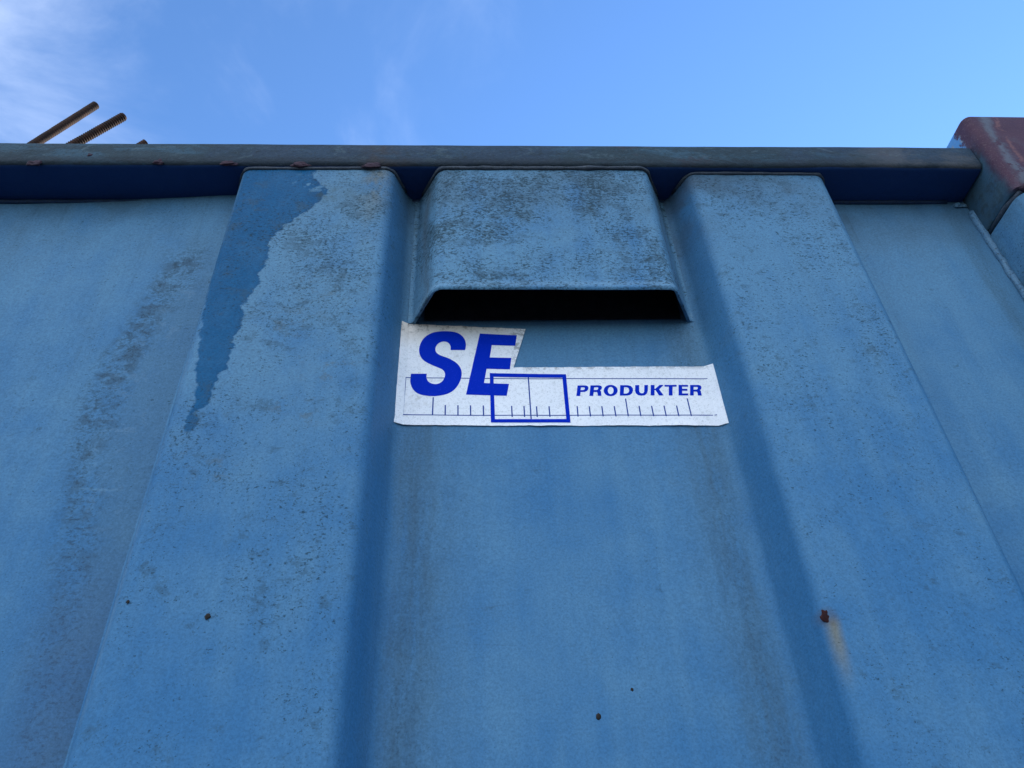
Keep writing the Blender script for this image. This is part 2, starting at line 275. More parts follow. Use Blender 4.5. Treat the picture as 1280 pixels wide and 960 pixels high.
TICKS= [[[-0.05795, 2.01803], [-0.05819, 1.98861], 0.0014], [[-0.04087, 2.0043], [-0.04082, 1.98808], 0.0014], [[-0.02332, 2.00377], [-0.02324, 1.98754], 0.0014], [[-0.00595, 2.00325], [-0.00584, 1.98725], 0.0014], [[0.01184, 2.00297], [0.01198, 1.98671], 0.0014], [[0.05128, 2.00158], [0.05139, 1.98409], 0.0014], [[0.06851, 2.00081], [0.06847, 1.98381], 0.0014], [[0.08595, 2.00002], [0.08597, 1.98352], 0.0014], [[0.10346, 2.0], [0.10348, 1.98323], 0.0014], [[0.07731, 2.05328], [0.07731, 1.97823], 0.0014], [[0.14276, 1.99895], [0.14239, 1.98266], 0.0014], [[0.1597, 1.9982], [0.1596, 1.98237], 0.0014], [[0.17731, 1.99816], [0.17721, 1.98208], 0.0014], [[0.1947, 1.99764], [0.19482, 1.98155], 0.0014], [[0.21234, 2.01055], [0.21209, 1.98127], 0.0014], [[0.22963, 1.99733], [0.22961, 1.98122], 0.0014], [[0.24731, 1.99704], [0.2475, 1.98092], 0.0014], [[0.26485, 1.99701], [0.26504, 1.98063], 0.0014], [[0.28257, 1.99673], [0.28259, 1.98034], 0.0014], [[0.29994, 2.0092], [0.30017, 1.98005], 0.0014]]
STICK= [[-0.1081, 2.16077], [0.07829, 2.14885], [0.05696, 2.07267], [0.35084, 2.06877], [0.3476, 1.96155], [-0.10943, 1.97206]]
W_RIB = .028; RF = .020
# ------------------------------------------------------------------ materials
LOWF = (.055, .105, .145)
def left_panel_extra(m, c, N):
    # grey-brown rain grime in ragged flakes, wandering down beside the rib
    xc = m.curve(m.z, [(1.45, -.43), (1.555, -.44), (1.642, -.45), (1.761, -.462), (1.847, -.485), (1.942, -.503), (2.022, -.508), (2.095, -.505), (2.175, -.488), (2.262, -.465), (2.34, -.450), (2.46, -.44)])
    dx = m.sub(m.add(m.x, m.mul(m.sub(N['mid'], .5), .07)), xc)
    w = m.curve(m.z, [(1.45, .05), (1.75, .05), (1.9, .045), (2.1, .04), (2.25, .05), (2.33, .05), (2.46, .03)])
    body = m.step(m.math('ABSOLUTE', dx), w, m.mul(w, .2))
    up = m.mul(m.step(m.z, 2.37, 2.28), m.step(m.z, 1.4, 1.5))
    flakes = m.step(m.noise(24, 7, .72, (1, 1, 1.3), (3, 1, 4), .6), .46, .60)
    c = m.mix(m.mul(body, up, flakes, m.step(m.z, 1.6, 2.1, .25, .75)), c, (.040, .085, .130))
    dark = m.step(m.noise(44, 6, .75, (1, 1, 1.5), (5, 2, 4), .5), .52, .64)
    hi = m.curve(m.z, [(1.45, .0), (1.8, .05), (1.95, .35), (2.1, .65), (2.3, .9), (2.46, .5)])
    c = m.mix(m.mul(body, up, dark, hi, .8), c, (.016, .044, .062))
    fs = m.step(m.noise(150, 5, .7, (1, 1, 1.6), (5, 7, 4)), .50, .62); c = m.mix(m.mul(body, up, fs, .5), c, (.018, .032, .036))
    pale = m.mul(m.near(dx, .035, .045), m.step(m.z, 1.75, 1.9), m.step(m.z, 2.32, 2.2), m.step(m.noise(30, 7, .75, (1, 1, 1.5), (9, 2, 7), .8), .54, .60)); c = m.mix(m.mul(pale, .5), c, (.15, .275, .385))
    # dull film on the strip between the flakes and the rib
    film = m.mul(m.step(dx, -.01, .05), m.step(m.z, 2.42, 2.2))
    c = m.mix(m.mul(film, .42), c, (.060, .135, .215))
    low = m.mul(m.near(m.x, -.44, .10), m.step(m.z, 1.85, 1.65))
    c = m.mix(m.mul(low, .45), c, (.056, .108, .195))
    # a few pale scratches
    sc = m.mul(m.near(m.add(m.z, m.mul(m.sub(N['cloud'], .5), .05)), 1.876, .0022), m.near(m.x, -.475, .045))
    return m.mix(m.mul(sc, .5), c, CHALK)
def left_rib_extra(m, c, N):
    jag = m.add(m.mul(m.sub(m.noise(38, 5, .65, (1, 1, 1.6), (1, 2, 3)), .5), .034), m.mul(m.sub(m.noise(9, 3, .5, (1, 1, 2)), .5), .02))
    xr = m.curve(m.z, [(1.925, -.356), (1.955, -.345), (1.991, -.3345), (2.018, -.326), (2.068, -.321), (2.113, -.322), (2.149, -.314), (2.194, -.3085), (2.274, -.305), (2.302, -.292), (2.34, -.262), (2.372, -.245), (2.40, -.238), (2.43, -.262), (2.46, -.262)])
    xl = m.curve(m.z, [(1.925, -.354), (1.955, -.3565), (2.005, -.362), (2.061, -.369), (2.121, -.376), (2.195, -.384), (2.25, -.40), (2.46, -.42)])
    e = .0022
    wet = m.mul(m.step(m.sub(m.add(m.x, jag), xr), e, -e), m.step(m.sub(m.add(m.x, m.mul(jag, .6)), xl), -e, e), m.step(m.add(m.z, m.mul(jag, 1.6)), 1.940, 1.944))
    tail = m.mul(m.near(m.add(m.x, m.mul(jag, .5)), -.352, .012), m.near(m.z, 1.93, .024))
    wet = m.math('MAXIMUM', wet, m.mul(m.step(tail, .25, .5), .8))
    bare = m.mix(N['streak'], (.001, .066, .165), (.004, .102, .228))
    mott = m.step(m.noise(26, 5, .7, (1, 1, .7), (2, 9, 4)), .25, .7, .84, 1.0)
    c = m.mix(m.mul(wet, mott), c, bare)
    rim = m.mul(wet, m.step(m.sub(m.add(m.x, jag), xr), -.007, -.001)); c = m.mix(m.mul(rim, .35), c, (.004, .05, .12))
    # pale chalked islands left inside the washed strip near the rail
    ext = m.mul(m.step(m.noise(26, 6, .7, (1, 1, 1.7), (3, 8, 2), .4), .52, .57), m.near(m.x, -.20, .07), m.step(m.z, 2.385, 2.43)); c = m.mix(m.mul(ext, .6), c, (.008, .085, .19))
    isl = m.mul(m.step(m.noise(30, 5, .65, (1, 1, 1.8), (7, 1, 2)), .55, .60), m.near(m.z, 2.415, .045), m.near(m.x, -.262, .05))
    c = m.mix(m.mul(isl, .85), c, CHALK)
    # moss-brown smudge at the patch head, ochre run under the rust chip
    sm = m.mul(m.spot(-.232, 2.385, .05, .9, 1.9), m.step(m.noise(50, 5, .7), .42, .62))
    c = m.mix(m.mul(sm, .8), c, (.035, .05, .035))
    oc = m.mul(m.near(m.add(m.x, m.mul(m.sub(N['mid'], .5), .05)), -.163, .035), m.step(m.z, 2.22, 2.44), m.step(m.noise(40, 5, .7, (1, 1, .6)), .36, .62))
    c = m.mix(m.mul(oc, .6), c, (.17, .145, .075))
    for (x, z, w) in ((-.205, 2.17, .09), (-.25, 2.1, .07), (-.19, 2.02, .07), (-.225, 1.95, .06), (-.36, 1.885, .03), (-.31, 1.86, .05)):
        t = m.mul(m.spot(x, z, w, 1, 1.4), m.step(m.noise(46, 5, .75, (1, 1, 1.4), (x*40, 0, z)), .5, .66))
        c = m.mix(m.mul(t, .55), c, (.085, .085, .055))
    face = m.step(m.math('ABSOLUTE', m.sub(m.x, -.26)), .125, .095)
    c = m.mix(m.mul(face, m.step(m.z, 1.7, 2.2), m.step(N['mid'], .3, .6), m.sub(1, wet), .35), c, (.135, .255, .335))
    # pale chalky line along the left edge, its highlight put into the colour
    ed = m.mul(m.near(m.x, -.381, .006), m.step(N['mid'], .3, .6))
    return m.mix(m.mul(ed, .3), c, (.20, .31, .40))
def right_rib_extra(m, c, N):
    xx = m.add(m.x, m.mul(m.sub(N['mid'], .5), .012))
    run = m.mul(m.near(xx, .3795, .012), m.step(m.z, 1.58, 1.652), m.step(m.z, 1.668, 1.655))
    c = m.mix(m.mul(run, .75), c, (.20, .18, .11))
    halo = m.spot(.3775, 1.6645, .015, .7)
    c = m.mix(m.mul(halo, .4), c, (.10, .075, .055))
    gr = m.mul(m.step(m.x, .40, .36), m.step(m.z, 2.2, 2.42), m.step(N['cloud'], .3, .6))
    return m.mix(m.mul(gr, .6), c, (.05, .07, .10))
def trough_extra(m, c, N):
    c = m.mix(m.mul(m.near(m.x, .32, .04), m.step(m.z, 2.30, 2.36), .5), c, (.06, .06, .08))
    for (x, z, l, a) in ((.02, 1.712, .05, .12), (.02, 1.667, .055, -.06)):
        zz = m.add(m.z, m.math('MULTIPLY', m.x, -a))
        s = m.mul(m.near(zz, z-a*x, .0016), m.near(m.x, x, l))
        c = m.mix(m.mul(s, .35), c, (.05, .12, .21))
    return c
M = {}
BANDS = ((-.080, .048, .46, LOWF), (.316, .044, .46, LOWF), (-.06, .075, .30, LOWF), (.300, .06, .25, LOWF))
def fade(lo, hi, xa, xb):
    # mould settles on the faces that catch rain and thins out on the flanks
    return lambda m: m.step(m.math('ABSOLUTE', m.sub(m.x, (xa+xb)/2)), (xb-xa)/2+.03, (xb-xa)/2-.02, lo, hi)
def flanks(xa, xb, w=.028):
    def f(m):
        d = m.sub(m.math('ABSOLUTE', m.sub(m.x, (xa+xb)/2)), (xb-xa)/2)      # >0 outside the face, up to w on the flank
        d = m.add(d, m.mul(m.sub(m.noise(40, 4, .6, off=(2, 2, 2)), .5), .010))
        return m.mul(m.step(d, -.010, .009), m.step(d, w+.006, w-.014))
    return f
M['panel_left'] = paint('chalky_blue_panel_paint', .36, .12, .65, 2.0, left_panel_extra)
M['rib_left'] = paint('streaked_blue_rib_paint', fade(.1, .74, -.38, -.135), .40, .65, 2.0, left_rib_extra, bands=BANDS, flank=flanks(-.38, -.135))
M['panel_mid'] = paint('blue_trough_paint', .20, .14, .55, 2.0, trough_extra, bands=BANDS)
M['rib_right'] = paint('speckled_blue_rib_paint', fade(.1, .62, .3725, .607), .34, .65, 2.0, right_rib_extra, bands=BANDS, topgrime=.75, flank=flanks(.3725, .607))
M['panel_right'] = paint('clean_blue_panel_paint', .26, .05, .6, 2.0, None, bands=((.86, .03, .5, LOWF),))
M['hood'] = paint('mouldy_blue_hood_paint', 1.05, .36, .85, 15.1, lambda m, c, N: m.mix(m.mul(m.near(m.z, 2.172, .012), .35), c, (.20, .33, .42)), bands=((-.074, .013, .7, (.07, .08, .085)), (.312, .012, .5, (.06, .08, .10))), topgrime=.55)  # pale band along the bottom rim is a highlight painted into the colour
M['paint'] = paint('blue_container_paint', .35, .2, .6, 21)

def rail_mat():
    m = NT('grimy_rail_paint')
    a = m.noise(5, 5, .65, (1, 1, 2.5)); b = m.noise(40, 5, .7, (1, 1, 1.6), (3, 1, 2)); f = m.noise(200, 3, .75); s = m.noise(14, 6, .7, (.35, 1, 1.4), (9, 2, 1), 1.2)
    c = m.mix(m.step(a, .35, .65), (.017, .044, .060), (.030, .056, .070))
    c = m.mix(m.mul(m.step(s, .48, .60), .65), c, (.045, .115, .165))
    c = m.mix(m.mul(m.step(m.noise(4.2, 5, .65, off=(2, 8, 1)), .46, .58), .75), c, (.026, .052, .090))
    c = m.mix(m.mul(m.step(m.noise(22, 5, .75, (1, 1, 2.2), (11, 2, 0), .8), .57, .66), .6), c, (.085, .13, .15))
    c = m.mix(m.mul(m.step(b, .5, .7), .6), c, (.028, .042, .048))
    c = m.mix(m.mul(m.step(m.noise(8, 5, .7, off=(1, 6, 2)), .60, .70), .55), c, (.075, .045, .055))
    c = m.mix(m.mul(m.step(f, .54, .66), .6), c, (.02, .03, .032))
    c = m.mix(m.mul(m.step(f, .42, .34), .35), c, (.085, .13, .15))
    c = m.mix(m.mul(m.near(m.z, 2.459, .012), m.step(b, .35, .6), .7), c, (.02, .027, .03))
    c = m.mix(m.mul(m.step(m.add(m.add(m.z, m.mul(m.x, .0018)), m.mul(m.sub(b, .5), .016)), 2.484, 2.470), .6), c, (.016, .026, .036))
    blk = m.mul(m.near(m.x, -.15, .07), m.step(m.noise(17, 4, .6, off=(6, 6, 6)), .4, .6)); c = m.mix(m.mul(blk, .6), c, (.055, .038, .03))
    pl = m.mul(m.step(m.x, .62, .75), m.step(m.noise(12, 5, .7, (.5, 1, 1), (8, 1, 1)), .45, .6)); c = m.mix(m.mul(pl, .5), c, (.12, .115, .115))
    c = m.mix(1, c, (.80, .84, .86), 'MULTIPLY')
    un = m.step(m.add(m.z, m.mul(m.x, .0018)), 2.4612, 2.4596)      # underside turns deep blue
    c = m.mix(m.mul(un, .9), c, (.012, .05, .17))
    return m.done(c, m.math('MULTIPLY_ADD', b, .3, .5), m.add(m.mul(f, .8), b), .75, .0022, .2)
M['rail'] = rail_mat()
def bead_mat(name, k):
    m = NT(name); a = m.noise(30, 5, .7); f = m.noise(260, 3, .7)
    c = m.mix(m.step(a, .35, .65), *k); c = m.mix(m.mul(m.step(f, .5, .65), .6), c, (.02, .03, .03))
    return m.done(c, .55, m.add(f, a), .5, .0015, .2)
M['bead'] = bead_mat('grimy_weld_bead', ((.028, .042, .062), (.060, .075, .095)))
M['bead_dark'] = bead_mat('shaded_weld_bead', ((.012, .035, .09), (.022, .05, .11)))  # bead in the crease, coloured dark navy to carry the shadow there
M['bead_blue'] = bead_mat('pale_blue_weld_bead', ((.085, .19, .30), (.125, .24, .34)))
def cap_mat():
    m = NT('flaking_red_oxide')
    a = m.noise(9, 5, .65); b = m.noise(60, 5, .7); f = m.noise(330, 3, .7)
    c = m.mix(m.step(a, .35, .7), (.048, .021, .042), (.078, .035, .055))
    c = m.mix(m.mul(m.step(b, .5, .68), .6), c, (.06, .03, .042))
    c = m.mix(m.mul(m.step(f, .56, .66), .5), c, (.16, .10, .11))
    # ridge of flaked paint slanting down the front face: grey undercoat with an orange lip
    rx = m.sub(m.add(m.x, m.mul(m.sub(m.noise(22, 5, .7, off=(4, 4, 4)), .5), .045)), m.math('MULTIPLY_ADD', m.z, .06, .778))
    front = m.step(m.y, -.094, -.0985)
    fl = m.mul(m.near(rx, -.004, .017), front, m.step(m.noise(24, 5, .75, off=(1, 2, 8)), .38, .50))
    c = m.mix(m.mul(fl, .8), c, (.105, .125, .155))
    lip = m.mul(m.near(rx, .016, .007), front, m.step(m.noise(14, 4, .7, off=(7, 2, 8)), .48, .58))
    c = m.mix(m.mul(lip, .6), c, (.20, .095, .090))
    # side face: blue-green paint with grime, a bright blue scab at the top rear
    side = m.mul(m.step(m.add(m.y, m.mul(m.sub(a, .5), .08)), -.096, -.075), m.step(m.add(m.z, m.mul(m.sub(b, .5), .06)), 2.54, 2.47))
    sc = m.mix(m.step(a, .4, .65), (.035, .088, .14), (.050, .092, .115)); sc = m.mix(m.mul(m.step(b, .46, .66), .6), sc, (.03, .045, .05))
    c = m.mix(side, c, sc)
    sb = m.mul(m.step(m.add(m.y, m.mul(m.sub(b, .5), .05)), -.070, -.064), m.step(m.add(m.z, m.mul(m.sub(a, .5), .06)), 2.525, 2.532))
    c = m.mix(m.mul(sb, .95), c, m.mix(m.step(b, .52, .6), (.08, .24, .46), (.20, .24, .27)))
    return m.done(c, .62, m.add(m.add(m.mul(f, .5), b), m.mul(fl, .8)), .55, .002, .2)
M['cap'] = cap_mat()
M['post'] = paint('worn_post_paint', .45, .2, .7, 31, lambda m, c, N: m.mix(m.mul(m.step(N['cloud'], .4, .65), .6), c, (.045, .085, .105)), topgrime=.5)
def simple(name, c0, c1, scale=20, rough=.6, spec=.2, bump=.4):
    m = NT(name); a = m.noise(scale, 5, .65); f = m.noise(scale*9, 3, .7)
    c = m.mix(m.step(a, .35, .68), c0, c1); c = m.mix(m.mul(m.step(f, .52, .68), .5), c, tuple(v*.45 for v in c0))
    return m.done(c, rough, m.add(a, f), bump, .0015, spec)
M['rust'] = simple('dark_rust', (.022, .006, .007), (.050, .014, .012), 160, .8)
M['chip'] = simple('red_primer_chip', (.036, .022, .034), (.060, .032, .045), 90, .7)
M['dark_spot'] = simple('dark_speck', (.02, .018, .016), (.04, .03, .025), 200, .8)
M['rebar'] = simple('brown_rusted_steel', (.024, .013, .010), (.058, .024, .013), 45, .75)
M['floor'] = simple('bare_container_floor', (.08, .07, .06), (.12, .10, .09), 6, .8)
def sticker_mat():
    m = NT('weathered_white_vinyl', (.12, 0, 1.967))
    a = m.noise(12, 4, .6); f = m.noise(520, 3, .7); g = m.noise(190, 4, .7)
    c = m.mix(m.step(a, .35, .65), (.80, .82, .84), (.86, .87, .88))
    c = m.mix(m.mul(m.step(g, .50, .68), .30), c, (.38, .40, .40))
    c = m.mix(m.mul(m.step(f, .56, .68), .42), c, (.24, .25, .26))
    top = m.mul(m.step(m.add(m.z, m.mul(m.sub(a, .5), .05)), 2.105, 2.16), m.step(m.x, .075, .03))
    c = m.mix(m.mul(top, .55), c, (.60, .50, .36))
    tk = m.mul(m.step(m.add(m.z, m.mul(m.sub(a, .5), .02)), 2.135, 2.158), m.step(m.noise(95, 5, .75), .48, .66))
    c = m.mix(m.mul(tk, .75), c, (.09, .075, .06))
    rag = m.mul(m.step(m.z, 2.061, 2.072), m.step(m.x, .05, .06), m.step(m.noise(70, 5, .75), .46, .6))
    c = m.mix(m.mul(rag, .6), c, (.14, .14, .14))
    for (x, z, r) in ((-.075, 2.02, .03), (-.04, 2.09, .025)):
        c = m.mix(m.mul(m.spot(x, z, r, 1), m.step(m.noise(110, 5, .7), .45, .65), .45), c, (.35, .33, .27))
    return m.done(c, .5, m.add(f, g), .15, .0006, .25)
M['vinyl'] = sticker_mat()
def ink(name, c0):
    m = NT(name); f = m.noise(420, 3, .7); a = m.noise(30, 3)
    c = m.mix(m.mul(m.step(f, .57, .72), .35), c0, tuple(min(1, v*1.8+.04) for v in c0))
    return m.done(c, .5, f, .08, .0004, .02)
M['ink'] = ink('blue_print', (.001, .024, .43)); M['line'] = ink('thin_blue_print', (.012, .050, .26))
def ground_mat():
    m = NT('dark_asphalt'); a = m.noise(1.5, 5, .6); f = m.noise(130, 3, .7)
    c = m.mix(m.step(a, .35, .65), (.032, .032, .034), (.046, .044, .043)); c = m.mix(m.mul(m.step(f, .5, .7), .6), c, (.09, .088, .085))
    return m.done(c, .9, f, .6, .004)
M['ground'] = ground_mat()

# ------------------------------------------------------------------ ground
g = link('ground', mesh('ground', [(-600, -600, 0), (600, -600, 0), (600, 600, 0), (-600, 600, 0)], [(0, 1, 2, 3)]), M['ground'])
tag(g, None, None, kind='structure')

# ------------------------------------------------------------------ container
box = bpy.data.objects.new('steel_container', None); col.objects.link(box); box.empty_display_size = .3
tag(box, 'tall weathered blue steel container with raised ribs, mould specks and a dark top rail', 'container')
EF = .030
rib_ends = []
for i, (xl, xr, d) in enumerate(RIBS):
    pts = [Vector((a, b, 0)) for a, b in ((xl-W_RIB-EF, 0), (xl-W_RIB, 0), (xl, -d), (xr, -d), (xr+W_RIB, 0), (xr+W_RIB+EF, 0))]
    prof = subdiv(fillet(pts, [0, RF, .019, .021, RF, 0]), .04)
    rib_ends.append((prof[0].x, prof[-1].x))
    mt = M['rib_left'] if i == 4 else M['rib_right'] if i == 5 else M['paint']
    o = sheet('rib', prof, mt, box)
    if i == 4: o['label'] = 'left rib with a dark blue washed streak running down its edge'
    if i == 5: o['label'] = 'right rib with a small rust hole near its inner edge'
PX = .893                                          # left face of the corner post
for i in range(len(RIBS)):
    x0 = rib_ends[i][1]; x1 = rib_ends[i+1][0]+(.041 if i == 3 else 0) if i+1 < len(RIBS) else PX+.004
    prof = subdiv([Vector((x0, 0, 0)), Vector((x1, 0, 0))], .035)
    bow = (lambda x, z: dent(x, z)-.0012-.013*max(0, min(1, (x+.82)/.40))**2*max(0, min(1, (z-2.0)/.45))**2) if i == 3 else dent
    mt = {3: M['panel_left'], 4: M['panel_mid'], 5: M['panel_right']}.get(i, M['paint'])
    sheet('wall_panel', prof, mt, box, dy=bow)
XL = -3.6
sheet('wall_panel', subdiv([Vector((XL, 0, 0)), Vector((rib_ends[0][0], 0, 0))], .05), M['paint'], box)
# top rail: rounded box section, its front edge slightly waved
def rail():
    pts = [(.022, 2.459), (.022, 2.5175), (-.077, 2.5175), (-.077, 2.459)]
    sec = []
    P = [Vector((a, b, 0)) for a, b in pts]; rad = [.006, .006, .004, .010]
    for i in range(4):
        f = fillet([P[i-1], P[i], P[(i+1) % 4]], [0, rad[i], 0], 4)[1:-1]; sec += f
    xs = [XL+.0+(PX-.003-XL)*k/150 for k in range(151)]
    vs, fs = [], []; n = len(sec)
    for x in xs:
        for q in sec:
            wv = .0011*mnoise.noise(Vector((x*3, q.y*5, 1)))+.0006*mnoise.noise(Vector((x*17, 4, q.y*20)))
            vs.append((x, q.x+wv*1.6, q.y+wv-.0018*(x)))
    for i in range(len(xs)-1):
        for k in range(n): fs.append((i*n+k, (i+1)*n+k, (i+1)*n+(k+1) % n, i*n+(k+1) % n))
    fs.append(tuple(range(n))); fs.append(tuple(reversed([(len(xs)-1)*n+k for k in range(n)])))
    me = mesh('top_rail', vs, fs, sharp=40)
    bm = bmesh.new(); bm.from_mesh(me); bmesh.ops.recalc_face_normals(bm, faces=bm.faces[:]); bm.to_mesh(me); bm.free()
    return link('top_rail', me, M['rail'], box)
top = rail()
# red-primer chips knocked out of the rail
def blob(name, c, rx, ry, rz, mat, parent, seed, amp=.25, sub=2):
    bm = bmesh.new(); bmesh.ops.create_icosphere(bm, subdivisions=sub, radius=1)
    for v in bm.verts:
        k = 1+amp*mnoise.noise(v.co*1.7+Vector((seed, 0, 0))); v.co = Vector((v.co.x*rx*k, v.co.y*ry*k, v.co.z*rz*k))
    me = bpy.data.meshes.new(name); bm.to_mesh(me); bm.free(); me.polygons.foreach_set('use_smooth', [True]*len(me.polygons))
    for v in me.vertices: v.co += Vector(c)
    return link(name, me, mat, parent)
for k, (x, z, rx, rz) in enumerate(((-.718, 2.462, .012, .006), (-.6366, 2.483, .006, .004), (-.5206, 2.466, .009, .006), (-.4056, 2.463, .013, .006), (-.2873, 2.460, .014, .006), (-.1675, 2.458, .014, .008))):
    blob('paint_chip', (x, -.0755, z), rx, .0026, rz, M['chip'], top, k*3.1, .75, 3)
# weld beads where ribs and hood meet the rail
def profile_path(xl, xr, d, w, r, z, lift=.0003, tail=.5):
    pts = [Vector((xl-w*tail, -d*(1-tail), 0)), Vector((xl, -d, 0)), Vector((xr, -d, 0)), Vector((xr+w*tail, -d*(1-tail), 0))]
    f = fillet(pts, [0, r, r, 0], 6)
    return [Vector((p.x, p.y-lift+dent(p.x, z), z)) for p in subdiv(f, .012)]
for i, (xl, xr, d) in enumerate(RIBS):
    v, f = tube(profile_path(xl, xr, d, W_RIB, .02, 2.4555, tail=.7), lambda k: .0034+.0014*mnoise.noise(Vector((k*.35, i, 0))), 8, .35)
    link('weld_bead', mesh('weld_bead', v, f), M['bead'], box)
v, f = tube([Vector((x, -.001+.001*mnoise.noise(Vector((x*9, 0, 0))), 2.4562)) for x in [XL+.02*k for k in range(int((PX-XL)/.02))]], .0045, 8, .35)
link('weld_bead', mesh('weld_bead', v, f), M['bead_dark'], box)

# vent hood in the middle trough
HXL, HXR, HD, HW, HZ = -.0555, .2955, .0705, .037, 2.160
def hood():
    pts = [Vector((a, b, 0)) for a, b in ((HXL-HW-.007, -.0035), (HXL-HW, -.0035), (HXL, -HD), (HXR, -HD), (HXR+HW, -.0035), (HXR+HW+.006, -.0035))]
    prof = subdiv(fillet(pts, [0, .006, .024, .018, .006, 0], 8), .03)
    zs = [HZ, HZ+.0015, HZ+.003, HZ+.0045, HZ+.006, HZ+.010, HZ+.015, HZ+.021, HZ+.03]+[HZ+.03+(2.4565-HZ-.03)*k/8 for k in range(1, 9)]
    vs, fs = [], []; n = len(prof)
    for z in zs:
        t = max(0, 1-(z-HZ)/.028); lip = .0075*t*t-.0045*max(0, 1-(z-HZ)/.006)**2     # bottom edge rolled slightly outwards
        for p in prof:
            k = max(0, (-p.y-.004)/(HD-.004)); cx = (HXL+HXR)/2
            vs.append((p.x+lip*.5*k*(1 if p.x > cx else -1)*min(1, abs(p.x-cx)/.16), p.y-lip*k+dent(p.x*1.3+5, z)*.7, z-.006*k*(p.x-HXL)))
    for j in range(len(zs)-1):
        for i in range(n-1): fs.append((j*n+i, j*n+i+1, (j+1)*n+i+1, (j+1)*n+i))
    o = link('vent_hood', mesh('vent_hood', vs, fs), M['hood'], box)
    sm = o.modifiers.new('thickness', 'SOLIDIFY'); sm.thickness = .0045; sm.offset = -1
    es = o.modifiers.new('edges', 'EDGE_SPLIT'); es.split_angle = math.radians(60)
    return o
hd = hood()
M['hood_shade'] = simple('dark_hood_shade', (.006, .008, .012), (.012, .014, .018), 60, .9, .05)  # near-black colour that carries the shade inside the hood
link('hood_shade_plate', box_mesh('hood_shade_plate', -.075, .318, -.008, -.0045, 2.1632, 2.445, r=.001, seg=1), M['hood_shade'], hd)  # added dark plate, stands in for the shade under the hood
v, f = tube(profile_path(HXL, HXR, HD, HW, .022, 2.4555, tail=.8), lambda k: .0040+.0016*mnoise.noise(Vector((k*.35, 9, 0))), 8, .35)
link('weld_bead', mesh('weld_bead', v, f), M['bead'], hd)

# corner post with its red cap
def rounded_prism(name, x0, x1, y0, y1, z0, z1, r, rtop, mat, parent, n=5, jit=.0):
    P = [Vector((x0, y0, 0)), Vector((x1, y0, 0)), Vector((x1, y1, 0)), Vector((x0, y1, 0))]; sec = []
    for i in range(4): sec += fillet([P[i-1], P[i], P[(i+1) % 4]], [0, r, 0], n)[1:-1]
    c = Vector(((x0+x1)/2, (y0+y1)/2, 0)); rings = []
    for k in range(6):
        a = k/5*math.pi/2; rings.append((z1-rtop+rtop*math.sin(a), rtop*(1-math.cos(a))))
    zs = [(z0, rtop*.3), (z0+rtop*.3, 0)]+[(z0+rtop*.3+(z1-rtop-z0-rtop*.3)*k/8, 0) for k in range(1, 8)]+rings
    vs, fs = [], []; m_ = len(sec)
    for z, ins in zs:
        for q in sec:
            dx, dy = q.x-c.x, q.y-c.y; sx = 1-ins/((x1-x0)/2); sy = 1-ins/((y1-y0)/2)
            w = jit*mnoise.noise(Vector((q.x*30, q.y*30, z*30)))
            vs.append((c.x+dx*sx+w, c.y+dy*sy+w, z+w*.6))
    for j in range(len(zs)-1):
        for k in range(m_): fs.append((j*m_+k, j*m_+(k+1) % m_, (j+1)*m_+(k+1) % m_, (j+1)*m_+k))
    fs.append(tuple(reversed(range(m_)))); fs.append(tuple((len(zs)-1)*m_+k for k in range(m_)))
    me = mesh(name, vs, fs, sharp=50)
    bm = bmesh.new(); bm.from_mesh(me); bmesh.ops.recalc_face_normals(bm, faces=bm.faces[:]); bm.to_mesh(me); bm.free()
    return link(name, me, mat, parent)
post = rounded_prism('corner_post', PX+.001, PX+.168, -.104, .065, .26, 2.362, .026, .010, M['post'], box, jit=.0008)
cap = rounded_prism('post_cap', PX, PX+.17, -.100, .067, 2.368, 2.583, .014, .009, M['cap'], box, jit=.0022)
cap['label'] = 'red oxide cap of the corner post with flaking paint'
v, f = tube([Vector((PX+.006, -.006, 2.3625)), Vector((PX+.004, -.06, 2.3640)), Vector((PX+.012, -.090, 2.3645)), Vector((PX+.03, -.097, 2.365)), Vector((PX+.15, -.097, 2.365))], .0055, 8, .2)
link('weld_bead', mesh('weld_bead', v, f), M['bead'], post)
blob('weld_lump', (PX+.016, -.100, 2.366), .010, .007, .008, M['chip'], cap, 4.4, .5)
v, f = tube([Vector((PX-.002+.0022*mnoise.noise(Vector((0, 0, z*22))), -.003, z)) for z in [.3+.012*k for k in range(178)]], .0058, 8, .45)
link('weld_bead', mesh('weld_bead', v, f), M['bead_blue'], box)
blob('weld_lump', (PX-.014, -.002, 2.446), .011, .0035, .006, M['bead_blue'], box, 1.2, .9, 3)
# the rest of the box: far wall, ends, floor, skids
def bpart(name, *a, mat='paint', **k): return link(name, box_mesh(name, *a, **k), M[mat], box)
XR = PX+.17
bpart('end_wall', XL, XL+.004, .006, 2.36, ZB, 2.45, r=0); bpart('end_wall', XR-.05, XR-.046, .07, 2.36, ZB, 2.45, r=0)
bpart('far_wall', XL+.006, XR-.06, 2.35, 2.355, ZB, 2.45, r=0)
bpart('end_rail', XL-.03, XL+.05, .024, 2.30, 2.452, 2.516, mat='rail'); bpart('end_rail', XR-.08, XR-.01, .072, 2.30, 2.452, 2.516, mat='rail')
bpart('far_rail', XL, XR, 2.302, 2.38, 2.452, 2.516, mat='rail')
bpart('container_floor', XL+.006, XR-.06, .008, 2.345, ZB-.02, ZB+.006, r=0, mat='floor')
bpart('bottom_rail', XL, PX-.002, -.07, .05, .18, .258); bpart('bottom_rail', XL, XR, 2.28, 2.38, .18, .238)
bpart('skid_beam', XL+.1, XR-.1, .62, .74, 0.0, .178); bpart('skid_beam', XL+.1, XR-.1, 1.62, 1.74, 0.0, .178)
